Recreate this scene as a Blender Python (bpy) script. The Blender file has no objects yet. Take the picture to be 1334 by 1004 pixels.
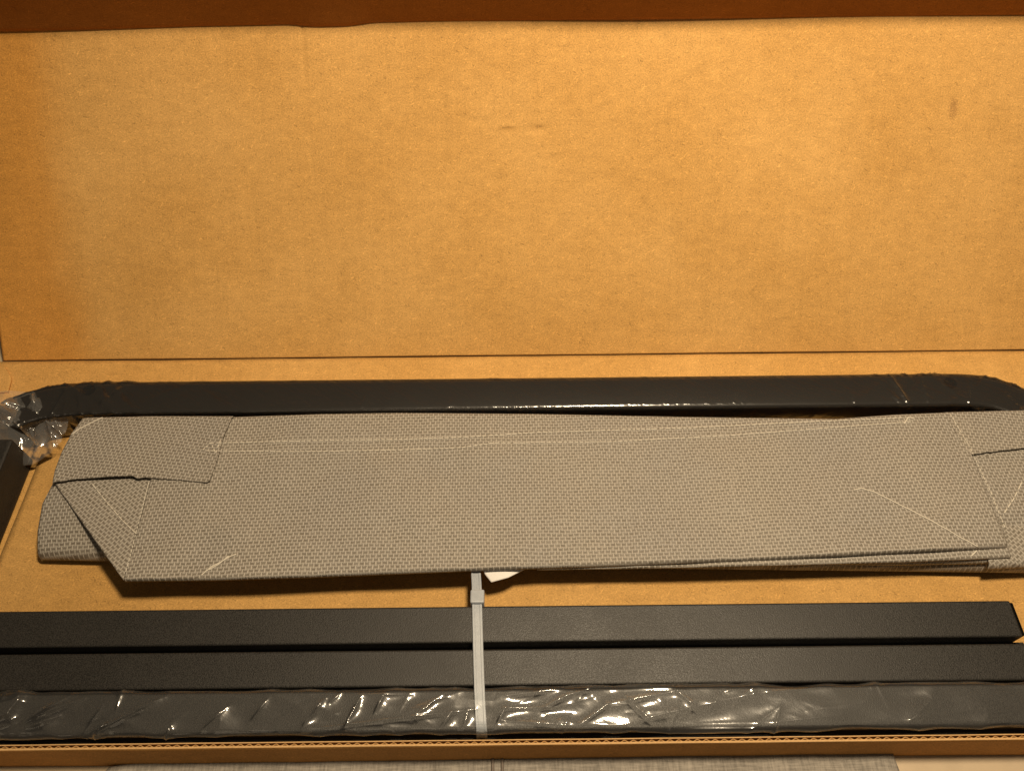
import bpy, bmesh, math, random
import numpy as np
from mathutils import Vector, Matrix
from mathutils.bvhtree import BVHTree
from mathutils import noise as mnoise

scene = bpy.context.scene
col = scene.collection
R = math.radians
rng = np.random.default_rng(7)
random.seed(7)

# ------------------------------------------------------------------ camera
PW, PH, FPX = 1334.0, 1004.0, 1008.0            # photograph size and focal length in its pixels
CAM = np.array([0.0, 0.0, 0.53])
PITCH, ROLL = R(54.8), R(0.62)
fwd = np.array([0, math.cos(PITCH), -math.sin(PITCH)])
up0 = np.array([0, math.sin(PITCH), math.cos(PITCH)])
rt0 = np.array([1.0, 0, 0])
rt = rt0*math.cos(ROLL) - up0*math.sin(ROLL)
up = up0*math.cos(ROLL) + rt0*math.sin(ROLL)
cd = bpy.data.cameras.new('camera'); cam = bpy.data.objects.new('camera', cd); col.objects.link(cam)
cam.matrix_world = Matrix(((rt[0], up[0], -fwd[0], CAM[0]), (rt[1], up[1], -fwd[1], CAM[1]),
                           (rt[2], up[2], -fwd[2], CAM[2]), (0, 0, 0, 1)))
cd.sensor_fit = 'HORIZONTAL'; cd.sensor_width = 36.0; cd.lens = 36.0*FPX/PW
cd.clip_start = 0.01; cd.clip_end = 50
scene.camera = cam
scene.render.resolution_x, scene.render.resolution_y = 1024, 770

# ------------------------------------------------------------------ light
w = bpy.data.worlds.new('World'); scene.world = w; w.use_nodes = True
bg = w.node_tree.nodes['Background']
bg.inputs['Color'].default_value = (1.0, 0.80, 0.56, 1); bg.inputs['Strength'].default_value = 0.07
ld = bpy.data.lights.new('ceiling_lamp', 'AREA'); ld.shape = 'DISK'; ld.size = 0.13
ld.energy = 11.3; ld.color = (1.0, 0.80, 0.545)
lo = bpy.data.objects.new('ceiling_lamp', ld); col.objects.link(lo)
lo.location = (0.16, 0.265, 0.96); lo.rotation_euler = (0, 0, 0)
l2 = bpy.data.lights.new('front_fill', 'AREA'); l2.shape = 'DISK'; l2.size = 0.7      # unseen soft fill added behind the camera to lift the front wall and mat
l2.energy = 0.7; l2.color = (1.0, 0.80, 0.55)
lo2 = bpy.data.objects.new('front_fill', l2); col.objects.link(lo2)
lo2.location = (-0.5, -1.1, 1.0); lo2.rotation_euler = (Vector((0, 0.1, 0)) - Vector(lo2.location)).to_track_quat('-Z', 'Y').to_euler()
vs = scene.view_settings
vs.view_transform = 'Standard'; vs.look = 'None'; vs.exposure = 0.0; vs.gamma = 1.0; vs.use_curve_mapping = False

# ------------------------------------------------------------------ helpers
def ray(px, py):
    px = np.asarray(px, float); py = np.asarray(py, float)
    a = (px - PW/2)/FPX; b = (PH/2 - py)/FPX
    return fwd + a[..., None]*rt + b[..., None]*up
def at(px, py, z):
    """point at height z seen at photograph pixel px, py"""
    d = ray(px, py); z = np.broadcast_to(np.asarray(z, float), d.shape[:-1])
    t = (z - CAM[2])/d[..., 2]
    return CAM + t[..., None]*d
def lam(name):
    m = bpy.data.materials.new(name); m.use_nodes = True
    nt = m.node_tree; nt.nodes.clear()
    return m, nt
class NT:
    def __init__(s, name):
        s.m, s.t = lam(name)
        s.out = s.t.nodes.new('ShaderNodeOutputMaterial')
    def n(s, typ, **kw):
        nd = s.t.nodes.new(typ)
        for k, v in kw.items():
            if k == 'i':
                for kk, vv in v.items():
                    if hasattr(vv, 'is_output'): s.t.links.new(vv, nd.inputs[kk])
                    else: nd.inputs[kk].default_value = vv
            else: setattr(nd, k, v)
        return nd
    def math(s, op, a, b=0.0, c=0.0, clamp=False):
        nd = s.n('ShaderNodeMath', operation=op, use_clamp=clamp)
        for k, v in enumerate((a, b, c)):
            if hasattr(v, 'is_output'): s.t.links.new(v, nd.inputs[k])
            else: nd.inputs[k].default_value = v
        return nd.outputs[0]
    def mapr(s, v, a, b, c, d, smooth=False):
        nd = s.n('ShaderNodeMapRange', interpolation_type='SMOOTHSTEP' if smooth else 'LINEAR',
                 i={'Value': v, 'From Min': a, 'From Max': b, 'To Min': c, 'To Max': d})
        return nd.outputs[0]
    def mix(s, f, a, b, blend='MIX'):
        nd = s.n('ShaderNodeMix', data_type='RGBA', blend_type=blend)
        for k, v in ((0, f), (6, a), (7, b)):
            if hasattr(v, 'is_output'): s.t.links.new(v, nd.inputs[k])
            else: nd.inputs[k].default_value = v if k == 0 else (*v, 1) if len(v) == 3 else v
        return nd.outputs[2]
    def noise(s, vec, scale, detail=2, rough=0.5, dist=0.0):
        nd = s.n('ShaderNodeTexNoise', i={'Vector': vec, 'Scale': scale, 'Detail': detail, 'Roughness': rough, 'Distortion': dist})
        return nd.outputs['Fac']
    def scaled(s, vec, sc, loc=(0, 0, 0), rot=(0, 0, 0)):
        nd = s.n('ShaderNodeMapping', i={'Vector': vec, 'Scale': sc, 'Location': loc, 'Rotation': rot})
        return nd.outputs[0]
    def uv(s):
        return s.n('ShaderNodeUVMap', uv_map='UVMap').outputs[0]
    def sep(s, v):
        nd = s.n('ShaderNodeSeparateXYZ', i={0: v}); return nd.outputs
    def bump(s, h, strength, dist):
        return s.n('ShaderNodeBump', i={'Height': h, 'Strength': strength, 'Distance': dist}).outputs[0]
    def bsdf(s, **kw):
        nd = s.n('ShaderNodeBsdfPrincipled', i=kw)
        return nd.outputs[0]
    def end(s, sh):
        s.t.links.new(sh, s.out.inputs['Surface']); return s.m

# ------------------------------------------------------------------ materials
def cardboard(name, base, lid=False, sat=1.0):
    k = NT(name); uv = k.uv(); u, v, _ = k.sep(uv)
    big = k.noise(uv, 9, 3, 0.55)
    mid = k.noise(k.scaled(uv, (75, 130, 1)), 1, 5, 0.65)            # cloudy pulp, wider than tall
    str_ = k.noise(k.scaled(uv, (330, 7, 1)), 1, 2, 0.5)             # streaks along the flutes
    wire = k.noise(k.scaled(uv, (9, 420, 1)), 1, 2, 0.5)             # faint cross lines of the paper machine
    fine = k.noise(uv, 900, 3, 0.7)
    val = k.math('ADD', k.mapr(big, 0.3, 0.7, -0.06, 0.06), k.mapr(mid, 0.25, 0.75, -0.12, 0.12))
    val = k.math('ADD', val, k.mapr(str_, 0.3, 0.7, -0.024, 0.024))
    val = k.math('ADD', val, k.mapr(wire, 0.3, 0.7, -0.012, 0.012))
    val = k.math('ADD', val, k.mapr(fine, 0.3, 0.7, -0.27, 0.27))
    # fibres: thin short dark and pale strands in two directions
    for ang, lo_, hi_, amp in ((0.5, 0.66, 0.74, -0.28), (2.1, 0.66, 0.74, 0.28), (1.2, 0.67, 0.75, -0.26), (2.8, 0.66, 0.74, 0.30), (0.1, 0.67, 0.75, 0.26)):
        f = k.noise(k.scaled(k.scaled(uv, (1, 1, 1), rot=(0, 0, ang)), (190, 900, 1), loc=(ang*31, 7, 0)), 1, 1, 0.4)
        val = k.math('ADD', val, k.mapr(f, lo_, hi_, 0, amp))
    sp = k.noise(k.scaled(uv, (1, 1, 1), loc=(3, 9, 0)), 520, 1, 0.4)
    val = k.math('ADD', val, k.mapr(sp, 0.745, 0.79, 0, -0.4))
    mul = k.math('ADD', 1.0, val)
    c = k.mix(k.mapr(big, 0.35, 0.65, 0, 1), base, (base[0]*1.03, base[1]*1.07, base[2]*1.18))
    if lid:
        # a darker, more saturated left margin, a scuff, and thin dark lines at two dents
        edge = k.noise(k.scaled(uv, (14, 5, 1)), 1, 3, 0.5)
        uu = k.math('ADD', u, k.mapr(edge, 0.3, 0.7, -0.012, 0.012))
        margin = k.mapr(uu, LIDMARK - 0.040, LIDMARK + 0.018, 1, 0, True)
        c = k.mix(k.math('MULTIPLY', margin, 0.6), c, (base[0]*0.92, base[1]*0.70, base[2]*0.30))
        for (mx, my, rx, ry, am) in LIDSPOTS:
            dx = k.math('DIVIDE', k.math('SUBTRACT', u, mx), rx); dy = k.math('DIVIDE', k.math('SUBTRACT', v, my), ry)
            d = k.math('SQRT', k.math('ADD', k.math('MULTIPLY', dx, dx), k.math('MULTIPLY', dy, dy)))
            d = k.math('ADD', d, k.mapr(fine, 0.3, 0.7, -0.35, 0.35))
            mk = k.math('MULTIPLY', k.mapr(d, 0.3, 1.1, 1, 0, True), am)
            c = k.mix(mk, c, (0.16, 0.07, 0.03))
    c = k.mix(1.0, c, k.n('ShaderNodeCombineColor', i={0: mul, 1: mul, 2: mul}).outputs[0], 'MULTIPLY')
    wash = k.math('SINE', k.math('MULTIPLY', u, 2*math.pi/0.0062))
    h = k.math('ADD', k.math('MULTIPLY', wash, 0.10), k.math('ADD', k.math('MULTIPLY', mid, 0.5), k.math('MULTIPLY', fine, 0.35)))
    nrm = k.bump(h, 0.35, 0.0004)
    return k.end(k.bsdf(**{'Base Color': c, 'Roughness': 0.82, 'Normal': nrm, 'Specular IOR Level': 0.25}))

def weave(name, light, dark):
    k = NT(name); uv0 = k.uv()
    wob = k.n('ShaderNodeTexNoise', i={'Vector': uv0, 'Scale': 60.0, 'Detail': 1.0})
    off = k.n('ShaderNodeVectorMath', operation='MULTIPLY_ADD', i={0: wob.outputs['Color'], 1: (0.0016, 0.0016, 0), 2: uv0}).outputs[0]
    jit = k.n('ShaderNodeTexNoise', i={'Vector': uv0, 'Scale': 420.0, 'Detail': 0.0})
    off = k.n('ShaderNodeVectorMath', operation='MULTIPLY_ADD', i={0: jit.outputs['Color'], 1: (0.0007, 0.0005, 0), 2: off}).outputs[0]
    u, v, _ = k.sep(off)
    PU, PV = 0.0038, 0.00256
    vr = k.math('DIVIDE', v, PV)
    row = k.math('FLOOR', vr); fv = k.math('FRACT', vr)
    uu = k.math('ADD', k.math('DIVIDE', u, PU), k.math('MULTIPLY', row, 0.49))
    fu = k.math('FRACT', uu)
    du = k.math('ABSOLUTE', k.math('SUBTRACT', fu, 0.5)); dv = k.math('ABSOLUTE', k.math('SUBTRACT', fv, 0.5))
    hor = k.mapr(du, 0.27, 0.42, 1, 0, True)
    dash = k.math('MULTIPLY', hor, k.mapr(k.math('ABSOLUTE', k.math('SUBTRACT', fv, 0.55)), 0.15, 0.38, 1, 0, True))
    leg = k.math('MULTIPLY', k.mapr(k.math('ABSOLUTE', k.math('SUBTRACT', du, 0.30)), 0.03, 0.11, 1, 0, True), k.mapr(fv, 0.05, 0.5, 0.25, 0.9, True))
    dash = k.math('MAXIMUM', dash, leg)
    var = k.noise(k.scaled(uv0, (250, 370, 1)), 1, 1, 0.5)
    dash = k.math('MULTIPLY', dash, k.mapr(var, 0.3, 0.7, 0.65, 1.1))
    bar_ = k.mapr(du, 0.38, 0.46, 0, 1, True)
    big = k.noise(uv0, 14, 2, 0.5)
    lt = k.mix(k.mapr(big, 0.35, 0.65, 0, 1), light, (light[0]*0.90, light[1]*0.92, light[2]*0.97))
    c = k.mix(dash, lt, dark)
    c = k.mix(k.math('MULTIPLY', bar_, 0.8), c, tuple(min(1, x*1.22) for x in light))
    h = k.math('SUBTRACT', 1.0, dash)
    h = k.math('ADD', h, k.mapr(du, 0.40, 0.5, 0, 0.5, True))
    nrm = k.bump(h, 0.7, 0.00035)
    return k.end(k.bsdf(**{'Base Color': c, 'Roughness': 0.58, 'Normal': nrm, 'Specular IOR Level': 0.35}))

def powder(name, base, rough=0.42, spec=0.5):
    k = NT(name); uv = k.n('ShaderNodeTexCoord').outputs['Object']
    g = k.noise(uv, 1500, 1, 0.5); g2 = k.noise(uv, 3300, 1, 0.5); b = k.noise(uv, 18, 3, 0.6)
    h = k.math('ADD', g, k.math('MULTIPLY', g2, 0.5))
    nrm = k.bump(h, 0.45, 0.00030)
    c = k.mix(k.mapr(g, 0.3, 0.7, 0, 1), tuple(x*0.5 for x in base), tuple(x*1.5 for x in base))
    ro = k.math('ADD', k.mapr(b, 0.3, 0.7, rough-0.03, rough+0.05), k.mapr(g, 0.3, 0.7, -0.09, 0.09))
    return k.end(k.bsdf(**{'Base Color': c, 'Roughness': ro, 'Normal': nrm, 'Specular IOR Level': spec}))

def film(name, haze, milk=(0.8, 0.8, 0.8), rough=0.09, bs=0.25, sc=(40, 120, 60), wide=0.32):
    k = NT(name); uv = k.n('ShaderNodeTexCoord').outputs['Object']
    f = k.noise(k.scaled(k.scaled(uv, (1, 1, 1), rot=(0, 0, 0.6)), sc), 1, 4, 0.6)
    nrm = k.bump(f, bs, 0.0012)
    fr = k.n('ShaderNodeFresnel', i={'IOR': 1.5, 'Normal': nrm}).outputs[0]
    fr = k.math('MULTIPLY', fr, 1.7, clamp=True)                 # both faces of the thin sheet reflect
    gl = k.n('ShaderNodeBsdfGlossy', i={'Color': (1, 1, 1, 1), 'Roughness': rough, 'Normal': nrm}).outputs[0]
    gl2 = k.n('ShaderNodeBsdfGlossy', i={'Color': (1, 1, 1, 1), 'Roughness': rough*3.2, 'Normal': nrm}).outputs[0]
    gl = k.n('ShaderNodeMixShader', i={0: wide, 1: gl, 2: gl2}).outputs[0]
    tr = k.n('ShaderNodeBsdfTransparent', i={'Color': (0.97, 0.97, 0.96, 1)}).outputs[0]
    df = k.n('ShaderNodeBsdfDiffuse', i={'Color': (*milk, 1)}).outputs[0]
    a = k.n('ShaderNodeMixShader', i={0: haze, 1: tr, 2: df}).outputs[0]
    return k.end(k.n('ShaderNodeMixShader', i={0: fr, 1: a, 2: gl}).outputs[0])

def plain(name, c, rough=0.5, bumpy=0.0, scale=400, spec=0.5, var=0.12, trans=0.0):
    k = NT(name); uv = k.n('ShaderNodeTexCoord').outputs['Object']
    f = k.noise(uv, scale, 3, 0.6)
    cc = k.mix(k.mapr(f, 0.3, 0.7, 0, 1), tuple(x*(1-var) for x in c), tuple(min(1, x*(1+var)) for x in c))
    return k.end(k.bsdf(**{'Base Color': cc, 'Roughness': rough, 'Specular IOR Level': spec,
                           'Subsurface Weight': trans, 'Subsurface Radius': (0.004, 0.004, 0.004), 'Subsurface Scale': 0.5,
                           'Normal': k.bump(f, bumpy, 0.0004)}))

def rug(name, c):
    k = NT(name); uv = k.n('ShaderNodeTexCoord').outputs['Object']
    a = k.noise(k.scaled(uv, (700, 90, 1)), 1, 3, 0.6); b = k.noise(k.scaled(uv, (90, 800, 1)), 1, 3, 0.6); g = k.noise(uv, 22, 3, 0.6)
    s = k.math('ADD', k.math('ADD', a, b), k.math('MULTIPLY', g, 0.6))
    cc = k.mix(k.mapr(s, 0.95, 1.65, 0, 1), tuple(x*0.55 for x in c), tuple(x*1.4 for x in c))
    return k.end(k.bsdf(**{'Base Color': cc, 'Roughness': 0.85, 'Normal': k.bump(s, 0.6, 0.0006)}))

# ------------------------------------------------------------------ object builders
def link(name, me, mat, parent=None):
    o = bpy.data.objects.new(name, me); col.objects.link(o)
    if mat: me.materials.append(mat)
    if parent: o.parent = parent
    return o
def thing(name, label, cat, loc=(0, 0, 0), group=None):
    o = bpy.data.objects.new(name, None); col.objects.link(o); o.empty_display_size = 0.02
    o.location = loc; o['label'] = label; o['category'] = cat
    if group: o['group'] = group
    bpy.context.view_layer.update()
    return o
def adopt(o, parent):
    o.parent = parent
    o.matrix_parent_inverse = Matrix.Translation(-Vector(parent.location)) if not parent.parent else Matrix.Identity(4)
    return o
def mesh(name, V, F, mat, parent=None, uv=None, smooth=True):
    me = bpy.data.meshes.new(name); me.from_pydata([tuple(p) for p in V], [], [tuple(f) for f in F]); me.update()
    l = me.uv_layers.new(name='UVMap')
    vi = np.empty(len(me.loops), np.int32); me.loops.foreach_get('vertex_index', vi)
    U = np.asarray(uv if uv is not None else np.asarray(V)[:, :2], np.float32)
    l.data.foreach_set('uv', U[vi].ravel())
    if smooth: me.polygons.foreach_set('use_smooth', [True]*len(me.polygons))
    o = link(name, me, mat)
    if parent: adopt(o, parent)
    return o
def gridfaces(ny, nx, base=0, flip=False, wrap=False):
    j, i = np.meshgrid(np.arange(ny-(0 if wrap else 1)), np.arange(nx-1), indexing='ij')
    j2 = (j+1) % ny
    a = base + j*nx + i; b = base + j*nx + i+1; c = base + j2*nx + i+1; d = base + j2*nx + i
    q = np.stack([a, b, c, d], -1).reshape(-1, 4)
    return q[:, ::-1] if flip else q
def grid(name, P, mat, parent=None, uv=None, thick=0.0, normal=None, wrap=False):
    """P (ny,nx,3) sheet; thick>0 closes it to a slab along -normal (default up)"""
    ny, nx, _ = P.shape; V = P.reshape(-1, 3); F = gridfaces(ny, nx, wrap=wrap)
    if uv is None: uv = P[..., :2]
    U = uv.reshape(-1, 2)
    if thick > 0:
        n = np.array([0, 0, 1.0]) if normal is None else np.asarray(normal, float)
        V2 = V - n*thick
        m = ny*nx
        ring = [(0, i) for i in range(nx)] + [(j, nx-1) for j in range(1, ny)] + [(ny-1, i) for i in range(nx-2, -1, -1)] + [(j, 0) for j in range(ny-2, 0, -1)]
        ids = [j*nx+i for j, i in ring]
        side = [(ids[q], m+ids[q], m+ids[(q+1) % len(ids)], ids[(q+1) % len(ids)]) for q in range(len(ids))]
        V = np.vstack([V, V2]); U = np.vstack([U, U])
        F = [tuple(f) for f in F] + [tuple(f) for f in gridfaces(ny, nx, m, True)] + side
    return mesh(name, V, F, mat, parent, U)
def fbm(X, Y, sc, seed=0.0, oct=3):
    out = np.zeros(X.shape); f = X.ravel(); g = Y.ravel(); o = out.ravel()
    for q in range(f.size):
        o[q] = mnoise.fractal((f[q]*sc, g[q]*sc, seed), 1.0, 2.0, oct)
    return o.reshape(X.shape)
def resample(poly, n):
    p = np.asarray(poly, float); d = np.r_[0, np.cumsum(np.hypot(*np.diff(p, axis=0).T))]; d /= d[-1]
    t = np.linspace(0, 1, n)
    return np.stack([np.interp(t, d, p[:, 0]), np.interp(t, d, p[:, 1])], -1)
def coons(front, back, left, right, nx, ny):
    f, b = resample(front, nx), resample(back, nx); l, r = resample(left, ny), resample(right, ny)
    s = np.linspace(0, 1, nx)[None, :, None]; t = np.linspace(0, 1, ny)[:, None, None]
    return ((1-t)*f[None] + t*b[None] + (1-s)*l[:, None] + s*r[:, None]
            - ((1-s)*(1-t)*f[0] + s*(1-t)*f[-1] + (1-s)*t*b[0] + s*t*b[-1]))
def box_bm(x0, x1, y0, y1, z0, z1, bev=0.0, seg=2):
    bm = bmesh.new()
    vs_ = [bm.verts.new((x, y, z)) for x in (x0, x1) for y in (y0, y1) for z in (z0, z1)]
    for f in ((0, 1, 3, 2), (4, 6, 7, 5), (0, 4, 5, 1), (2, 3, 7, 6), (0, 2, 6, 4), (1, 5, 7, 3)): bm.faces.new([vs_[q] for q in f])
    bmesh.ops.recalc_face_normals(bm, faces=bm.faces)
    if bev: bmesh.ops.bevel(bm, geom=bm.edges[:], offset=bev, segments=seg, affect='EDGES', profile=0.5)
    return bm
def from_bm(name, bm, mat, parent=None, smooth=False):
    V = np.array([v.co for v in bm.verts]); bm.verts.index_update()
    F = [[v.index for v in f.verts] for f in bm.faces]; bm.free()
    o = mesh(name, V, F, mat, parent, None, smooth)
    return o
def tube(path, r, nseg=6):
    """vertices and faces of a round strand along path"""
    p = np.asarray(path, float); t = np.gradient(p, axis=0); t /= np.linalg.norm(t, axis=1)[:, None]+1e-12
    ref = np.array([0, 0.3, 1.0]); a = np.cross(t, ref); a /= np.linalg.norm(a, axis=1)[:, None]+1e-12; b = np.cross(t, a)
    th = np.linspace(0, 2*math.pi, nseg, endpoint=False)
    V = (p[:, None] + r*(np.cos(th)[None, :, None]*a[:, None] + np.sin(th)[None, :, None]*b[:, None])).reshape(-1, 3)
    F = []
    for i in range(len(p)-1):
        for k in range(nseg): F.append((i*nseg+k, i*nseg+(k+1) % nseg, (i+1)*nseg+(k+1) % nseg, (i+1)*nseg+k))
    F.append(tuple(range(nseg))[::-1]); F.append(tuple((len(p)-1)*nseg+k for k in range(nseg)))
    return V, F

def outward(o, ref=None):
    """turn the sheet's faces up / outward so that its outer side is the front"""
    me = o.data
    if ref is None:
        nz = sum(p.normal.z*p.area for p in me.polygons)
        if nz < 0: me.flip_normals()
    else:
        bm = bmesh.new(); bm.from_mesh(me); bm.faces.ensure_lookup_table()
        tot_ = sum((f.normal.z if f.calc_center_median().z > ref else 0) for f in bm.faces)
        if tot_ < 0: bmesh.ops.reverse_faces(bm, faces=bm.faces)
        bm.to_mesh(me); bm.free()
    return o

# ------------------------------------------------------------------ layout in metres
T = 0.004                                   # board thickness
GROUND = -0.0050
Yh = at(667, 464, 0.0)[1]                   # fold between the bottom and the lid panel
LEAN = R(42)
Ld = np.array([0, math.sin(LEAN), math.cos(LEAN)]); Ln = np.array([0, -math.cos(LEAN), math.sin(LEAN)])
H0 = np.array([0, Yh, 0.0])
def onlid(px, py):
    d = ray(px, py); t = ((H0-CAM) @ Ln)/(d @ Ln); p = CAM + t*d
    return p[0], float((p-H0) @ Ld)
LIDLEN = onlid(667, 29)[1]
XL = onlid(4, 468)[0]; XR = 0.62
LIDMARK = onlid(106, 330)[0]
spot = [onlid(1241, 143), onlid(662, 169), onlid(702, 168), onlid(1243, 133)]
LIDSPOTS = [(spot[0][0], spot[0][1], 0.0045, 0.011, 0.36), (spot[1][0], spot[1][1]+0.0008, 0.005, 0.0008, 0.25), (spot[2][0], spot[2][1]+0.0008, 0.0045, 0.0008, 0.2)]
BASE = (0.585, 0.327, 0.096)
M_lid = cardboard('cardboard_lid', BASE, True)
M_card = cardboard('cardboard', BASE)
M_pad = cardboard('cardboard_pad', tuple(x*0.84 for x in BASE))
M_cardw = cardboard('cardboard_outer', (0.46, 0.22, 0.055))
M_flap_shaded = cardboard('cardboard_flap_shaded', (0.33, 0.125, 0.02))  # same board as the lid, with the underside's shade put into the colour
M_flute = plain('cardboard_medium', (0.42, 0.23, 0.085), 0.85, 0.2, 900, 0.2)
M_liner = plain('cardboard_liner_edge', (0.58, 0.36, 0.16), 0.85, 0.2, 900, 0.2)
M_weave = weave('sling_weave', (0.365, 0.332, 0.283), (0.160, 0.138, 0.109))
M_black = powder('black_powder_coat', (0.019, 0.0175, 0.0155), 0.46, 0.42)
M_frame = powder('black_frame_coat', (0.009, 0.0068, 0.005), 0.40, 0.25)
M_film = film('clear_film', 0.026, rough=0.10)
M_filmb = film('clear_film_tight', 0.014, rough=0.16, bs=0.55, sc=(35, 170, 80), wide=0.0)
M_filmc = film('clear_film_bunched', 0.10, rough=0.10)
M_tie = plain('natural_nylon', (0.39, 0.42, 0.46), 0.38, 0.05, 300, 0.5, 0.05, 0.3)
M_thread = plain('pale_thread', (0.63, 0.585, 0.50), 0.6, 0.2, 1500, 0.4)
M_label = plain('white_label', (0.82, 0.79, 0.76), 0.6, 0.15, 900, 0.3, 0.04)
M_rug = rug('grey_mat_fabric', (0.27, 0.245, 0.21))
M_tile = plain('pale_floor', (0.50, 0.40, 0.275), 0.5, 0.1, 60, 0.4, 0.06)
M_hole = plain('bolt_hole_dark', (0.002, 0.002, 0.002), 0.8, 0, 400, 0.05)

# ------------------------------------------------------------------ setting
fl = mesh('floor', [(-1.6, -1.2, GROUND), (1.6, -1.2, GROUND), (1.6, 1.8, GROUND), (-1.6, 1.8, GROUND)], [(0, 1, 2, 3)], M_tile, None, None, False)
fl['kind'] = 'structure'; fl['label'] = 'pale beige floor beneath the cardboard box'

# ------------------------------------------------------------------ cardboard box
box = thing('cardboard_box', 'open brown corrugated cardboard box with its lid leaning back', 'box', (0, Yh, GROUND))
WTOP = 0.027
Yo = at(667, 969.5, WTOP)[1]; Yi = at(667, 963, WTOP)[1]                # front wall, outer and inner face at its top
nx = 260
XS = np.linspace(XL-0.03, XR, nx); YS = np.linspace(Yi-0.0005, Yh, 80)
X, Y = np.meshgrid(XS, YS)
grid('bottom_panel', np.stack([X, Y, 0.0006*fbm(X, Y, 12, 3.0, 2)], -1), M_card, box, None, T)
# lid panel: real relief for the crush marks, the crease and the slight bow
US = np.linspace(XL, XR, 500); VS_ = np.linspace(0.0, LIDLEN+0.003, 240)
U, V = np.meshgrid(US, VS_)
h = 0.0012*fbm(U[::4, ::4], V[::4, ::4], 7, 1.0, 2).repeat(4, 0).repeat(4, 1)[:U.shape[0], :U.shape[1]]
h = 0.0022*np.sin(U*6.3+0.6)*np.sin(V/LIDLEN*math.pi) + 0.0006*np.sin(U*23+V*31)
for (a, b), wd in ((spot[1], 0.007), (spot[2], 0.006)):
    h -= 0.0011*np.exp(-((U-a)/wd)**2 - ((V-b+0.002)/0.0035)**2)*(V < b+0.001)
    h += 0.0002*np.exp(-((U-a)/wd)**2 - ((V-b-0.003)/0.003)**2)
cx, cv = onlid(394, 62)
h -= 0.0010*np.exp(-((U-cx-0.02*(V-cv))/0.0012)**2)*np.clip((V-cv+0.03)/0.02, 0, 1)
cx4, cv4 = onlid(697, 100)
h -= 0.00025*np.exp(-((U-cx4)/0.0014)**2)*np.clip((V-cv4+0.045)/0.01, 0, 1)
cx2, cv2 = onlid(193, 160)
h -= 0.0005*np.exp(-((U-cx2)/0.0012)**2 - ((V-cv2)/0.02)**2)
cx3, cv3 = onlid(240, 172)
h -= 0.00022*np.exp(-((V-cv3-0.004*np.cos((U-cx3)*30))/0.003)**2 - ((U-cx3)/0.09)**2)
h -= 0.004*np.exp(-V/0.004)*0.0
P = H0 + U[..., None]*np.array([1.0, 0, 0]) + V[..., None]*Ld + h[..., None]*Ln
P[..., 1] += 0.0008; P[..., 2] += 0.0006
grid('lid_panel', P, M_lid, box, np.stack([U, V], -1), T, Ln)
# tuck flap folded forward over the lid's top
FLEAN = R(23.4)
Fd = np.array([0, -math.sin(FLEAN), math.cos(FLEAN)])
us = np.linspace(XL, XR, 500); vs2 = np.linspace(0, 0.075, 24)
U, V = np.meshgrid(us, vs2)
gx = onlid(432, 34)[0]
sag = 0.0009*np.sin(us*9+1.0) - 0.0022*np.exp(-((us-gx)/0.026)**4) - 0.004*np.clip((onlid(250, 36)[0]-us)/0.25, 0, 1) + 0.0016*np.clip((us-0.1)/0.3, 0, 1)
top = H0 + Ld*LIDLEN + Ln*0.0012
P = top + U[..., None]*np.array([1.0, 0, 0]) + V[..., None]*Fd + (sag[None, :]*np.exp(-V/0.02))[..., None]*Ld
P[..., 1] += -0.0008*np.sin(us*14)[None, :]
grid('lid_flap', P, M_flap_shaded, box, np.stack([U, V], -1), T, -np.cross([1, 0, 0], Fd)*-1)
# front wall: two liners with the corrugated medium between them
Yb_ = Yo - 0.0035                                                        # the wall slopes outward to its foot
fxs = np.linspace(XL-0.03, XR, 120); fzs = np.linspace(0, 1, 8)
Xw, Zw = np.meshgrid(fxs, fzs)
fw = grid('front_wall', np.stack([Xw, Yb_+(Yo-Yb_)*Zw + 0.0006*np.sin(Xw*9)*(1-Zw), GROUND+0.0002+(WTOP-GROUND-0.0002)*Zw], -1), M_cardw, box, np.stack([Xw, Zw*0.033], -1), 0.0007, (0, -1, 0))
NXF = 1700
xs = np.linspace(XL-0.03, XR, NXF)
drift = 0.0009*np.sin(xs*11)
per = 0.0054
ph = xs/per*2*math.pi + 0.9*np.sin(xs*17) + 0.5*np.sin(xs*41)
mid_y = (Yo+Yi)/2
amp = (Yi-Yo)/2 - 0.0008
yw = mid_y + amp*np.sin(ph)
zt = WTOP - 0.0006 + 0.0003*np.sin(xs*300)
def strip(name, y, th, ztop, mat, par):
    a = np.stack([np.stack([xs, y-th/2, np.full_like(xs, 0.0)], -1), np.stack([xs, y-th/2, ztop], -1),
                  np.stack([xs, y+th/2, ztop], -1), np.stack([xs, y+th/2, np.full_like(xs, 0.0)], -1)])
    return mesh(name, a.reshape(-1, 3), gridfaces(4, NXF), mat, par, None, False)
strip('corrugated_medium', yw, 0.00055, zt, M_flute, fw)
strip('inner_liner', np.full(NXF, Yi), 0.0006, np.full(NXF, WTOP)+0.0002*np.sin(xs*90), M_liner, fw)
strip('outer_liner', np.full(NXF, Yo+0.0004), 0.0011, np.full(NXF, WTOP+0.0003)+0.0002*np.sin(xs*70+1), M_liner, fw)
# splayed left wall, just at the picture's edge
xa = XL-0.030
Q = np.array([[[xa, y, 0.0], [xa-0.022, y, 0.05]] for y in (Yi+0.002, Yh-0.002)])
grid('side_wall', Q, M_card, box, None, T, (0.9, 0, 0.43))
Q = np.array([[[XR, y, 0.0], [XR+0.022, y, 0.05]] for y in (Yi+0.002, Yh-0.002)])
grid('side_wall', Q, M_card, box, None, T, (0.9, 0, -0.43))
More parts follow.
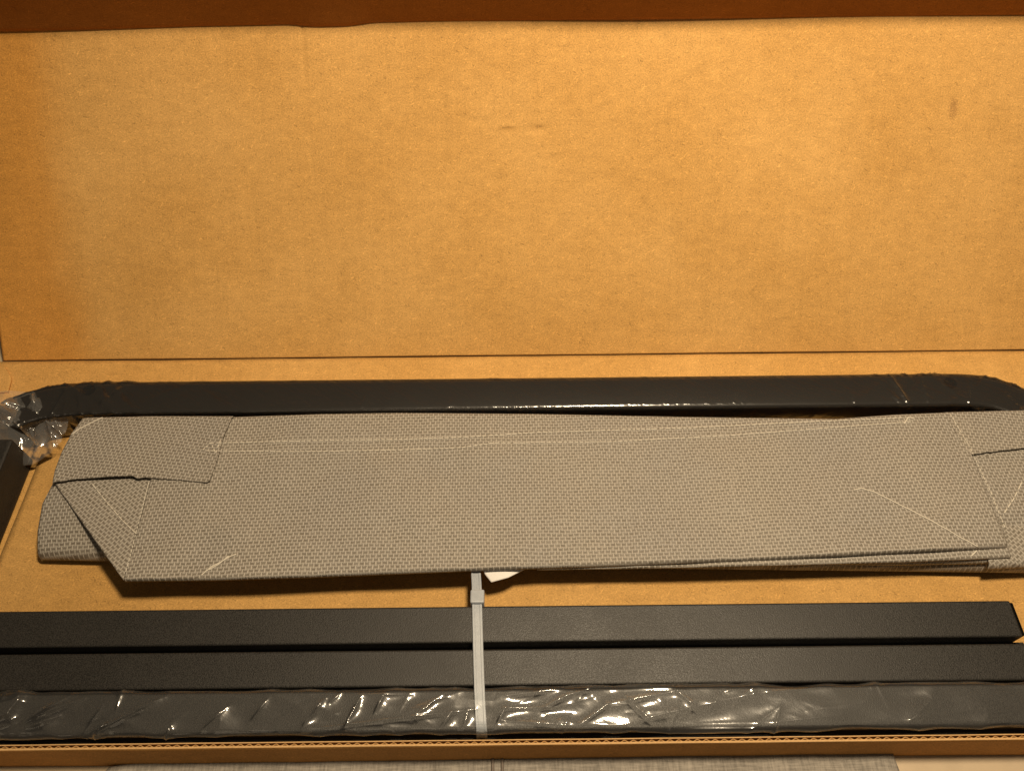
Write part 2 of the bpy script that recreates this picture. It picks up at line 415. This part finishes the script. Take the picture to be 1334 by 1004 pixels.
# torn corner tab beside the lid's fold
Q = coons([(-14, 512), (10, 510)], [(-14, 474), (5, 476)], [(-14, 512), (-14, 474)], [(10, 510), (15, 492), (5, 476)], 10, 10)
grid('corner_tab', at(Q[..., 0], Q[..., 1], 0.0022), M_card, box, None, 0.0016)

# ------------------------------------------------------------------ cardboard pad on the bottom
PZ = 0.0038
pa = at(54, 591, PZ); pb = at(0, 724, PZ)
pad = thing('cardboard_pad', 'flat brown cardboard pad lying in the box under grey folded fabric', 'cardboard', (0, 0.25, 0.0006))
X, Y = np.meshgrid(np.linspace(0, 1, 200), np.linspace(0, 1, 60))
yb, yf = pa[1], Yi+0.001
xl = pa[0] + (pb[0]-pa[0])*((Y*(yb-yf)+yf)-pa[1])/(pb[1]-pa[1])
Xp = xl + X*(XR-0.012-xl); Yp = yf + Y*(yb-yf)
grid('board', np.stack([Xp, Yp, np.full_like(Xp, PZ)+0.0003*np.sin(Xp*30)*np.sin(Yp*40)], -1), M_pad, pad, np.stack([Xp+3, Yp+2], -1), 0.0026)

# ------------------------------------------------------------------ mat below the box
matt = thing('floor_mat', 'grey brown woven mat on the pale floor before the box', 'mat', (0, 0.02, GROUND))
mz = GROUND+0.0045
lf = at(176, 988, mz); rg = at(1160, 972, mz)
fr_ = [(at(92, 1120, mz)), (at(1235, 1120, mz))]
def pxmat(front, back, left, right, nx_, ny_): return coons(front, back, left, right, nx_, ny_)
Q = pxmat([(60, 1250), (1215, 1250)], [(176, 990), (300, 984), (700, 978), (1000, 974), (1160, 971)], [(60, 1250), (95, 1060), (128, 1012), (140, 998), (176, 990)], [(1215, 1250), (1172, 1004), (1160, 971)], 160, 60)
s_, t_ = np.meshgrid(np.linspace(0, 1, 160), np.linspace(0, 1, 60))
G = at(Q[..., 0], Q[..., 1], mz)
G[..., 2] += 0.0009*fbm(G[..., 0], G[..., 1], 25, 5.0, 3) - 0.003*np.clip((t_-0.97)/0.03, 0, 1)**2 - 0.002*np.clip((0.02-s_)/0.02, 0, 1)
grid('mat_sheet', G, M_rug, matt, None, 0.004)
for off in (0.0, 0.006):
    q0 = at(642, 985, mz+0.0005); 
    path = np.stack([np.full(40, q0[0]+off), np.linspace(q0[1]+0.02, q0[1]-0.17, 40), np.full(40, mz+0.0008)], -1)
    V_, F_ = tube(path, 0.0010); mesh('seam', V_, F_, plain('seam_dark', (0.17, 0.14, 0.115), 0.8), matt)

# ------------------------------------------------------------------ black tubes lying at the front
STOP = 0.0305
SB = PZ+0.0004
slat_px = [(788.5, 836.0), (844.5, 892.5), (897.5, 951)]
XE = at(1316, 783, STOP)[0]
XS0 = XL-0.012
slat_labels = ['bare matt black square tube lying next to the grey fabric',
               'bare matt black square tube between its bare twin and the film wrapped tube',
               'black square tube wrapped in crinkled clear film along the corrugated box edge']
slats = []; slat_y = []
for (pb_, pf_), lab in zip(slat_px, slat_labels):
    yb, yf = at(667, pb_, STOP)[1], at(667, pf_, STOP)[1]
    t = thing('black_tube', lab, 'tube', (0, (yb+yf)/2, PZ), 'black square tubes lying along the box')
    from_bm('tube_body', box_bm(XS0, XE, yf, yb, SB, STOP, 0.0013, 3), M_black, t, False)
    from_bm('end_cap', box_bm(XE-0.001, XE+0.0022, yf+0.001, yb-0.001, SB+0.001, STOP-0.001, 0.0009, 2), M_hole, t, False)
    from_bm('gap_shade_strip', box_bm(XS0+0.001, XE+(0.007 if len(slats) == 0 else -0.0005), yf-0.0068 if len(slats) == 0 else yf-0.0024, yf+0.0005, SB+0.0002, STOP-0.013, 0.0006, 2), M_black, t, False)  # added black strip that darkens the gap in front, where only shade lies
    slats.append(t); slat_y.append((yf, yb))

# clear film round the third tube ---------------------------------------------------------------
def crease_field(X, S, segs):
    h = np.zeros_like(X)
    for (x0, s0, x1, s1, a, wd) in segs:
        dx, ds = x1-x0, s1-s0; L2 = dx*dx+ds*ds
        t = np.clip(((X-x0)*dx + (S-s0)*ds)/L2, 0, 1)
        d = np.hypot(X-x0-t*dx, S-s0-t*ds)
        h += a*np.exp(-d/wd)*(0.35+0.65*np.sin(np.clip(t, 0.02, 0.98)*math.pi))
    return h
yf, yb = slat_y[2]
e = 0.0016
prof = [(yb+0.0004, STOP-0.003), (yb+0.0006, STOP-0.001), (yb-0.0002, STOP+0.0006), (yb-0.0016, STOP+e),
        (yb-0.010, STOP+e+0.0003), (yb-0.02, STOP+e), (yf+0.002, STOP+e), (yf+0.0002, STOP+0.0006), (yf-0.0006, STOP-0.001), (yf-0.0004, STOP-0.003)]
Pf = resample(prof, 96)
dS = np.r_[0, np.cumsum(np.hypot(*np.diff(Pf, axis=0).T))]
tn = np.gradient(Pf, axis=0); tn /= np.linalg.norm(tn, axis=1)[:, None]; nn = np.stack([-tn[:, 1], tn[:, 0]], -1)*-1
if nn[40, 1] < 0: nn = -nn
NX = 1500
xs = np.linspace(XS0+0.002, XE-0.002, NX)
X, S = np.meshgrid(xs, dS)
sT0 = dS[np.argmin(np.abs(Pf[:, 0]-(yb-0.001)))]                         # unrolled position where the top begins
wT = yb-yf
def fx(px): return at(px, 920, STOP)[0]
def fs(py): return sT0 + (yb - at(667, py, STOP+e)[1])
segs = []
hand = [(655, 937, 750, 945, .0016, .0016), (740, 905, 795, 893, .0022, .0016), (700, 925, 742, 905, .0016, .0014), (751, 945, 790, 918, .0022, .0014), (790, 918, 890, 901, .0016, .0018),
        (795, 893, 890, 900, .0020, .0018), (815, 942, 905, 922, .0030, .0055), (905, 922, 1000, 904, .0018, .0045), (1040, 930, 1150, 915, .0014, .005), (1150, 945, 1260, 930, .0012, .005), (490, 925, 500, 903, .0020, .0014), (540, 932, 575, 904, .0020, .0014),
        (370, 950, 620, 922, .0016, .0015), (575, 945, 590, 925, .0018, .0014), (605, 945, 610, 925, .0016, .0014), (648, 940, 660, 918, .002, .0014), (30, 945, 90, 900, .0015, .0014),
        (120, 955, 215, 902, .0019, .0018), (0, 950, 40, 930, .0022, .0016), (10, 930, 25, 897, .0022, .0016), (225, 955, 232, 940, .0014, .001), (985, 945, 1090, 935, .0014, .003),
        (1000, 905, 1085, 897, .0014, .002), (830, 951, 1000, 947, .0014, .0016), (880, 900, 905, 925, .0018, .0013), (430, 912, 445, 897, .0012, .0012), (660, 905, 735, 897, .0014, .0014), (-5, 915, 35, 897, .004, .003), (0, 935, 30, 905, .004, .0025), (5, 900, 28, 930, .003, .002), (135, 952, 150, 936, .003, .0018), (60, 925, 110, 903, .0022, .0016), (40, 945, 85, 925, .0022, .0016), (270, 945, 300, 915, .0016, .0015), (330, 935, 350, 905, .0018, .0015), (400, 940, 425, 905, .002, .0015), (455, 940, 470, 905, .0022, .0015)]
for a, b, c, d, am, wd in hand: segs.append((fx(a), fs(b), fx(c), fs(d), am*random.uniform(.85, 1.15), wd*1.35))
for _ in range(40):
    cx_ = random.choice([random.uniform(-60, 260), random.uniform(380, 1020), random.uniform(380, 1020), random.uniform(0, 1330)])
    cy_ = random.uniform(897, 950); a_ = random.gauss(0.75, 0.5); ln = random.uniform(8, 45)
    segs.append((fx(cx_-ln*math.cos(a_)), fs(cy_+0.6*ln*math.sin(a_)), fx(cx_+ln*math.cos(a_)), fs(cy_-0.6*ln*math.sin(a_)), random.uniform(.0003, .0010)*random.choice((1, 1, -.6)), random.uniform(.0011, .0026)))
H = crease_field(X, S, segs)
xc = np.linspace(xs[0], xs[-1], 330); sc = np.linspace(dS[0], dS[-1], 34)
Xc, Sc = np.meshgrid(xc, sc)
lowc = 0.0030*(0.45-np.abs(fbm(Xc*0.75-Sc*0.9, Sc*1.3+Xc*0.3, 26, 2.0, 2)))
lowf = np.stack([np.interp(xs, xc, q_) for q_ in lowc]); lowf = np.stack([np.interp(dS, sc, lowf[:, k]) for k in range(NX)], 1)
H = np.clip(H*1.2 + lowf + 0.0006, 0.0, 0.006)
lim = np.where((S < sT0-0.001) | (S > sT0+wT+0.001), 0.0005, 0.006)
H = np.minimum(H, lim)
P = np.stack([X, Pf[:, 0][:, None]+nn[:, 0][:, None]*H, Pf[:, 1][:, None]+nn[:, 1][:, None]*H], -1)
P[..., 1] = np.maximum(P[..., 1], Yi+0.0006)
P[..., 1] = np.minimum(P[..., 1], slat_y[1][0]-0.0003) if False else P[..., 1]
outward(grid('plastic_wrap', P, M_film, slats[2], np.stack([X, S], -1)))

# ------------------------------------------------------------------ black tube end at the left
p1 = at(43, 597, 0.0035)
zz = np.linspace(0.01, 0.06, 200); k_ = float(zz[np.argmin(np.abs(at(np.full(200, 20.), np.full(200, 571.), zz)[:, 1]-p1[1]))])
k_ = min(k_, 0.034)
lt = thing('black_crosspiece', 'black square tube lying crosswise in the box beside the bunched film', 'tube', (p1[0]-0.02, p1[1]-0.08, 0.0006))
from_bm('tube_body', box_bm(p1[0]-0.030, p1[0], slat_y[0][1]+0.012, p1[1], 0.0010, k_, 0.0020, 3), M_black, lt, False)

# ------------------------------------------------------------------ curved black frame bar in film
FT = 0.030
top_back = [(-22, 552), (-12, 536), (8, 523), (34, 511.5), (66, 504), (112, 499.2), (300, 497.2), (700, 493.2), (1100, 489.0), (1250, 487.6), (1285, 490.5), (1310, 497.5), (1334, 507.5), (1375, 524), (1430, 545)]
pb = np.asarray(top_back, float)
W3 = np.array([at(a, b, FT) for a, b in pb])
dd = np.r_[0, np.cumsum(np.linalg.norm(np.diff(W3, axis=0), axis=1))]
NP = 420
q = np.linspace(0, dd[-1], NP)
path = np.stack([np.interp(q, dd, W3[:, k]) for k in range(3)], -1)
ker = np.ones(9)/9
for k in range(2):
    path[:, k] = np.convolve(np.pad(path[:, k], 4, 'reflect', reflect_type='odd'), ker, 'valid')
fr = thing('chair_frame_bar', 'long black bar with bent ends wrapped in clear film under the lid', 'frame', (0, W3[6][1]-0.015, 0.0008))
tg = np.gradient(path, axis=0); tg[:, 2] = 0; tg /= np.linalg.norm(tg, axis=1)[:, None]
inward = np.stack([tg[:, 1], -tg[:, 0], 0*tg[:, 0]], -1)                  # towards the box front on the straight run
BW, BH = 0.0285, FT-0.0012
def rrect(wd, ht, r, n=5):
    pts = []
    for cx_, cz_, a0 in ((wd-r, ht-r, 0), (r, ht-r, 90), (r, r, 180), (wd-r, r, 270)):
        for k in range(n+1):
            a = R(a0+90*k/n); pts.append((cx_+r*math.cos(a), cz_+r*math.sin(a)))
    return np.array(pts)
def sweep(name, prof_, path_, inw, mat, parent, z0, disp=None, cap=True):
    m = len(prof_); n = len(path_)
    V = np.zeros((n, m, 3))
    V[:] = path_[:, None] + prof_[None, :, 0, None]*inw[:, None]
    V[..., 2] = z0 + prof_[None, :, 1]
    if disp is not None: V += disp
    V = V.reshape(-1, 3); F = []
    i, k = np.meshgrid(np.arange(n-1), np.arange(m), indexing='ij'); k2 = (k+1) % m
    F = [tuple(f) for f in np.stack([i*m+k, (i+1)*m+k, (i+1)*m+k2, i*m+k2], -1).reshape(-1, 4)]
    if cap: F += [tuple(range(m)), tuple((n-1)*m+k for k in range(m))[::-1]]
    return mesh(name, V, F, mat, parent)
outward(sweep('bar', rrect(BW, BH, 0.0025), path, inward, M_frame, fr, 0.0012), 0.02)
# film hugging the bar, tighter along the straight, bunched at the bends
pr = rrect(BW+0.0022, BH+0.0012, 0.0031, 6); pr[:, 0] -= 0.0011
sf = np.r_[0, np.cumsum(np.hypot(*np.diff(pr, axis=0).T))]
NP2 = 1100
qf = np.linspace(0, NP-1, NP2); pathf = np.stack([np.interp(qf, np.arange(NP), path[:, k]) for k in range(3)], -1)
inwf = np.stack([np.interp(qf, np.arange(NP), inward[:, k]) for k in range(3)], -1); inwf /= np.linalg.norm(inwf, axis=1)[:, None]
pr2 = resample(np.vstack([pr, pr[:1]]), 57)[:-1]
sf = np.r_[0, np.cumsum(np.hypot(*np.diff(pr2, axis=0).T))]
qq = np.r_[0, np.cumsum(np.linalg.norm(np.diff(pathf, axis=0), axis=1))]
Xf, Sf = np.meshgrid(qq, sf, indexing='ij')
tot = qq[-1]
segs = []
for _ in range(240):
    c_ = random.choice([random.uniform(0, 0.14), random.uniform(tot-0.2, tot), random.uniform(0, tot)])
    endb = 1.0 if (c_ < 0.13 or c_ > tot-0.17) else 0.38
    s0 = random.uniform(0, sf[-1]); a_ = random.uniform(0.4, 2.7); ln = random.uniform(0.006, 0.028)
    segs.append((c_-ln*math.cos(a_), s0-ln*math.sin(a_), c_+ln*math.cos(a_), s0+ln*math.sin(a_), random.uniform(.0006, .0024)*endb, random.uniform(.0009, .0022)))
Hf = np.clip(crease_field(Xf, Sf, segs)*0.7, 0, 0.0018) + 0.0003
ctr = np.array([BW/2, BH/2]); dn = pr2-ctr; dn /= np.linalg.norm(dn, axis=1)[:, None]
D = np.zeros((NP2, len(pr2), 3))
D += (Hf*dn[None, :, 0])[..., None]*inwf[:, None]
D[..., 2] += np.where(dn[None, :, 1] > -0.3, Hf*dn[None, :, 1], 0)
outward(sweep('plastic_wrap', pr2, pathf, inwf, M_filmb, fr, 0.0014, D, False), 0.02)
# bolt hole and the small foot under the bar
for hp in ((1238, 498.5), (116, 508)):
    bh = at(*hp, FT+0.0002)
    th = np.linspace(0, 2*math.pi, 20, endpoint=False)
    V_ = [(bh[0]+0.005*math.cos(a), bh[1]+0.005*math.sin(a), FT+0.0004) for a in th] + [(bh[0]+0.0035*math.cos(a), bh[1]+0.0035*math.sin(a), FT+0.0001) for a in th]
    F_ = [(k, (k+1) % 20, 20+(k+1) % 20, 20+k) for k in range(20)] + [tuple(range(20, 40))]
    mesh('bolt_hole', V_, F_, M_hole, fr, None, False)
ft = at(97, 545, 0.016)
from_bm('bracket', box_bm(ft[0]-0.007, ft[0]+0.006, ft[1]-0.004, W3[6][1]-0.02, 0.0012, 0.0185, 0.0012, 2), M_frame, fr, False)
# bunched film tail at the left end
Q = coons([(-25, 626), (8, 612), (44, 604), (78, 590)], [(-25, 512), (12, 508), (50, 512), (100, 530)], [(-25, 626), (-25, 512)], [(78, 590), (84, 566), (90, 548), (100, 530)], 120, 110)
s_, t_ = np.meshgrid(np.linspace(0, 1, 120), np.linspace(0, 1, 110))
zc = 0.010 + 0.026*np.clip(t_*1.35, 0, 1)**0.8*(1-0.45*s_) + 0.012*np.clip(1-s_*1.6, 0, 1)*(1-t_)**2*0 
zc += 0.022*np.clip(1-2.2*s_, 0, 1)*(1-t_)
G = at(Q[..., 0], Q[..., 1], zc)
segs = []
for _ in range(46):
    cx_, cy_ = random.uniform(-20, 80), random.uniform(525, 592); a_ = random.choice([random.gauss(0.6, .5), random.gauss(-0.9, .5)]); ln = random.uniform(6, 30)
    w0 = at(cx_-ln*math.cos(a_), cy_+ln*math.sin(a_), .02); w1 = at(cx_+ln*math.cos(a_), cy_-ln*math.sin(a_), .02)
    segs.append((w0[0], w0[1], w1[0], w1[1], random.uniform(.0015, .0042)*random.choice((1, 1, -1)), random.uniform(.0014, .003)))
G[..., 2] += np.clip(crease_field(G[..., 0], G[..., 1], segs), -0.006, 0.008) + 0.0030*fbm(G[..., 0], G[..., 1], 45, 9, 2)
G[..., 2] = np.maximum(G[..., 2], 0.006)
outward(grid('film_tail', G, M_filmc, fr))

# ------------------------------------------------------------------ folded sling fabric
sl = thing('folded_sling', 'folded sheet of grey woven sling fabric with stitched hems', 'fabric', (0, 0.27, PZ))
FAB = []
def edge_drop(d, r):
    x = np.clip(1 - d/r, 0, 1)
    return r*(1-np.sqrt(np.clip(1-x*x, 0, 1)))
def sheet(name, front, back, left, right, z, ang, nx_, ny_, thick=0.0012, curl=(0, 0, 0, 0), wav=0.0006, seed=0.0, rag=0.0, lab=None):
    if rag:
        f_ = resample(front, 160); f_[2:-2, 1] += rag*np.array([mnoise.fractal((k*0.22, seed, 0), 1, 2, 3) for k in range(156)]); front = f_
    Q = coons(front, back, left, right, nx_, ny_)
    s_, t_ = np.meshgrid(np.linspace(0, 1, nx_), np.linspace(0, 1, ny_))
    zz = z(s_, t_) if callable(z) else np.full_like(s_, z)
    zz = zz + np.repeat(np.repeat(wav*fbm(Q[::4, ::4, 0], Q[::4, ::4, 1]*1.3, 0.011, seed, 2), 4, 0), 4, 1)[:ny_, :nx_]
    kk = np.ones(9)/9
    zz = np.apply_along_axis(lambda r_: np.convolve(np.pad(r_, 4, 'edge'), kk, 'valid'), 0, np.apply_along_axis(lambda r_: np.convolve(np.pad(r_, 4, 'edge'), kk, 'valid'), 1, zz))
    G = at(Q[..., 0], Q[..., 1], zz)
    # arc-length coordinates for the weave
    ca, sa = math.cos(R(ang)), math.sin(R(ang))
    uv = np.stack([G[..., 0]*ca+G[..., 1]*sa + seed, -G[..., 0]*sa+G[..., 1]*ca + seed*2 + 0.0012*np.sin(G[..., 0]*14+seed)], -1)
    hgt = np.linalg.norm(G[-1]-G[0], axis=-1)[None, :]; wid = np.linalg.norm(G[:, -1]-G[:, 0], axis=-1)[:, None]
    for d, r_ in ((t_*hgt, curl[0]), ((1-t_)*hgt, curl[1]), (s_*wid, curl[2]), ((1-s_)*wid, curl[3])):
        if r_: G[..., 2] -= edge_drop(d, r_)
    G[..., 2] = np.maximum(G[..., 2], PZ+0.0010)
    o = grid(name, G, M_weave, sl, uv, thick)
    if lab: o['label'] = lab
    FAB.append(o)
    return o
top_main = [(212, 546), (303, 541), (420, 537), (520, 535.5), (700, 537), (900, 541), (1090, 543.5), (1165, 538), (1237, 535)]
bot_main = [(160, 755), (280, 753.5), (400, 750), (620, 741), (800, 735), (1000, 727), (1200, 716.5), (1314, 711)]
zmain = lambda s, t: 0.0335 + 0.0012*t + 0.0012*np.sin(s*5+1)*t
sheet('lower_fold', [(46, 724), (140, 726), (400, 731), (800, 735), (1180, 739), (1334, 741), (1440, 742)], [(95, 566), (600, 556), (1440, 552)],
      [(46, 724), (46, 690), (52, 655), (66, 628), (95, 566)], [(1440, 742), (1440, 552)], lambda s, t: 0.0170+0.013*np.minimum(t*2.5,1)**0.8, 2, 420, 120, 0.0014, (0.0055, 0, 0.003, 0), 0.0004, 1.3)
sheet('inner_fold', [(150, 722), (700, 728), (1180, 733), (1290, 731)], [(150, 560), (700, 552), (1290, 550)], [(150, 722), (150, 560)], [(1290, 731), (1290, 550)],
      lambda s, t: 0.0255+0.004*t, 2, 300, 80, 0.0014, (0.003, 0, 0, 0), 0.0003, 2.2)
sheet('under_strip', [(700, 741), (900, 738), (1180, 731), (1318, 725)], [(700, 640), (1290, 640)], [(700, 741), (700, 640)], [(1318, 725), (1308, 690), (1290, 640)],
      lambda s, t: 0.0290+0.001*t, 3, 300, 60, 0.0012, (0.001, 0, 0, 0.0006), 0.0004, 3.1)
sheet('right_lower_layer', [(1290, 738), (1334, 736), (1440, 732)], [(1245, 560), (1440, 556)], [(1290, 738), (1245, 560)], [(1440, 732), (1440, 556)],
      lambda s, t: 0.0260+0.005*t, 33, 130, 120, 0.0012, (0.004, 0, 0, 0), 0.0006, 4.7)
sheet('right_upper_layer', [(1262, 592), (1290, 588), (1334, 583), (1440, 576)], [(1230, 535.5), (1334, 533), (1440, 532)], [(1262, 592), (1230, 535.5)], [(1440, 576), (1440, 532)],
      lambda s, t: 0.0333+0.0006*t, -6, 130, 60, 0.0012, (0, 0.002, 0, 0), 0.0005, 5.9, 1.0)
sheet('triangle_fold', [(159, 754), (163, 755.5)], [(69, 627.5), (204, 622)], [(159, 754), (112, 688), (69, 627.5)], [(163, 755.5), (204, 622)],
      lambda s, t: 0.0320+0.0008*t, -38, 90, 110, 0.0012, (0, 0, 0.0015, 0), 0.0005, 6.6)
main = sheet('main_panel', bot_main, top_main, [(160, 755), (178, 690), (196, 622), (212, 546)], [(1314, 711), (1290, 650), (1268, 594), (1237, 535)],
      zmain, 1.2, 620, 170, 0.0014, (0.0022, 0.003, 0.0008, 0.0008), 0.0019, 0.0)
sheet('corner_flap', [(66, 628), (100, 623), (150, 619.5), (172, 619), (178, 622.5), (186, 621), (230, 624.5), (268, 627.5), (273, 625.5)], [(107, 542), (200, 540), (303, 540)],
      [(66, 628), (69, 612), (78, 588), (92, 562), (107, 542)], [(273, 625.5), (285, 590), (290, 570), (303, 540)],
      lambda s, t: 0.0366+0.0006*t+0.0016*s**4, -8, 170, 110, 0.0013, (0, 0.003, 0.003, 0), 0.0012, 8.3, 0.6)

bpy.context.view_layer.update()
bvhs = []
for o in FAB:
    me = o.data
    vv = [o.matrix_world @ v.co for v in me.vertices]
    bvhs.append(BVHTree.FromPolygons(vv, [tuple(p.vertices) for p in me.polygons]))
def onfab(px, py, r_=0.0003):
    d = Vector(ray(px, py)).normalized(); best = None
    for b in bvhs:
        hit = b.ray_cast(Vector(CAM), d)
        if hit[0] is not None and (best is None or hit[3] < best[3]): best = hit
    if best is None: return None
    return np.array(best[0]) + np.array([0, -0.0001, r_])
def thread(poly, r_, name, dash=None, wob=0.4, mat=None, par=None):
    p = resample(poly, max(12, int(np.hypot(*np.diff(np.asarray(poly, float), axis=0).T).sum()/1.6)))
    if wob: p[:, 1] += wob*np.array([mnoise.fractal((k*0.09, p[0, 0], 3), 1, 2, 2) for k in range(len(p))])
    pts = [onfab(a, b, r_*0.35) for a, b in p]; pts = [q for q in pts if q is not None]
    VV, FF = [], []; runs = []
    if dash:
        i = 0
        while i < len(pts)-2:
            n_ = max(2, int(random.gauss(dash[0], 0.6))); runs.append(pts[i:i+n_+1]); i += n_ + max(1, int(round(random.gauss(dash[1], 0.4))))
    else: runs = [pts]
    for rr in runs:
        if len(rr) < 2: continue
        a, b = tube(rr, r_, 5); k = sum(len(x) for x in VV); VV.append(a); FF += [tuple(q_+k for q_ in f) for f in b]
    return mesh(name, np.vstack(VV), FF, mat or M_thread, par or sl)
thread([(272, 577), (400, 574), (520, 572), (610, 569), (700, 563), (900, 557), (1060, 549), (1175, 544)], 0.00045, 'hem_stitching', (4, 1), par=main)
thread([(268, 587), (400, 588), (520, 586), (600, 583), (640, 577), (800, 575), (950, 567), (1080, 557), (1190, 549)], 0.00042, 'hem_stitching', (4, 1), par=main)
thread([(86, 571), (104, 558), (122, 549), (137, 542.5)], 0.0005, 'fold_thread', None, 0.2)
thread([(120, 630), (140, 655), (160, 678), (180, 697)], 0.0004, 'fold_thread', (5, 1))
thread([(262, 749), (275, 738), (290, 730), (308, 721)], 0.00048, 'loose_thread', None, 1.5)
thread([(272, 742), (284, 735), (298, 724)], 0.0005, 'loose_thread', None, 1.5)
thread([(1112, 638), (1122, 636), (1138, 640), (1170, 656), (1210, 676), (1245, 696), (1274, 712)], 0.00042, 'loose_thread', None, 0.8)
thread([(1265, 724), (1272, 717)], 0.0006, 'loose_thread', None, 0.2)
thread([(1308, 668), (1320, 650), (1331, 628)], 0.0005, 'loose_thread', (5, 1))
thread([(194, 628), (186, 660), (176, 700), (164, 745)], 0.0004, 'fold_thread', (3, 1), 0.8)
thread([(1238, 540), (1262, 580), (1290, 640), (1310, 690)], 0.0004, 'fold_thread', (3, 1), 0.8)
thread([(264, 586), (274, 576), (281, 590), (288, 572)], 0.0004, 'fold_thread', (3, 1), 0.8)
thread([(1178, 552), (1183, 543), (1190, 545)], 0.0005, 'fold_thread', None, 0.3)
# white label peeping out from below
Q = coons([(640, 758), (662, 752), (684, 741)], [(626, 734), (690, 728)], [(640, 758), (632, 748), (626, 734)], [(684, 741), (690, 728)], 24, 16)
s_, t_ = np.meshgrid(np.linspace(0, 1, 24), np.linspace(0, 1, 16))
lb = grid('care_label', at(Q[..., 0], Q[..., 1], 0.0255+0.0030*t_+0.0015*np.sin(s_*3)), M_label, sl, None, 0.0005)
lb['label'] = 'white label peeping out under the fabric edge'

# ------------------------------------------------------------------ cable tie
tie = thing('cable_tie', 'translucent white plastic cable tie strapped across the black tubes', 'cable tie', (at(625, 870, STOP)[0], 0.17, PZ))
def ribbon(name, pts, wd, th_, mat, parent):
    """pts: list of (px,py,z) centre line of the top face; solid strap with a raised rim"""
    c = np.array([at(a, b, z) for a, b, z in pts]); d = np.r_[0, np.cumsum(np.linalg.norm(np.diff(c, axis=0), axis=1))]
    q_ = np.linspace(0, d[-1], 90); c = np.stack([np.interp(q_, d, c[:, k]) for k in range(3)], -1)
    for k in range(3): c[:, k] = np.convolve(np.pad(c[:, k], 3, 'reflect', reflect_type='odd'), np.ones(7)/7, 'valid')
    t = np.gradient(c, axis=0); t /= np.linalg.norm(t, axis=1)[:, None]
    sx = np.array([1.0, 0, 0]); n_ = np.cross(sx, t); n_ *= np.sign(n_[:, 2:3]+1e-9); n_ /= np.linalg.norm(n_, axis=1)[:, None]
    pr_ = [(-wd/2, -th_), (-wd/2, -0.0002), (-wd/2+0.0003, 0), (-wd/2+0.0014, 0), (-wd/2+0.0017, -0.00035), (wd/2-0.0017, -0.00035), (wd/2-0.0014, 0), (wd/2-0.0003, 0), (wd/2, -0.0002), (wd/2, -th_)]
    m = len(pr_)
    V_ = (c[:, None] + np.array([a for a, _ in pr_])[None, :, None]*sx + np.array([b for _, b in pr_])[None, :, None]*n_[:, None]).reshape(-1, 3)
    F_ = []
    for i in range(len(c)-1):
        for k in range(m): F_.append((i*m+k, i*m+(k+1) % m, (i+1)*m+(k+1) % m, (i+1)*m+k))
    F_ += [tuple(range(m)), tuple((len(c)-1)*m+k for k in range(m))]
    o = mesh(name, V_, F_, mat, parent, None, False)
    bm = bmesh.new(); bm.from_mesh(o.data); bmesh.ops.recalc_face_normals(bm, faces=bm.faces); bm.to_mesh(o.data); bm.free()
    return o
zt = STOP+0.0022
ribbon('strap', [(618.5, 718, 0.018), (619.5, 738, 0.025), (621, 762, 0.030), (621.5, 790, zt), (623, 850, zt), (624.5, 897, zt+0.001), (626.5, 940, zt+0.0012), (627.3, 951, zt+0.0005), (627.8, 957, zt-0.003), (628, 962, zt-0.014)], 0.0065, 0.0012, M_tie, tie)
hc = at(622, 779, 0.0305)
bm = box_bm(-0.0046, 0.0046, -0.0048, 0.0048, -0.0062, 0.0036, 0.0011, 3)
bmesh.ops.rotate(bm, verts=bm.verts, cent=(0, 0, 0), matrix=Matrix.Rotation(R(-8), 3, 'X'))
bmesh.ops.translate(bm, verts=bm.verts, vec=Vector(hc))
from_bm('head', bm, M_tie, tie, False)

scene.cycles.max_bounces = 12; scene.cycles.transparent_max_bounces = 16
scene.cycles.diffuse_bounces = 6; scene.cycles.glossy_bounces = 4
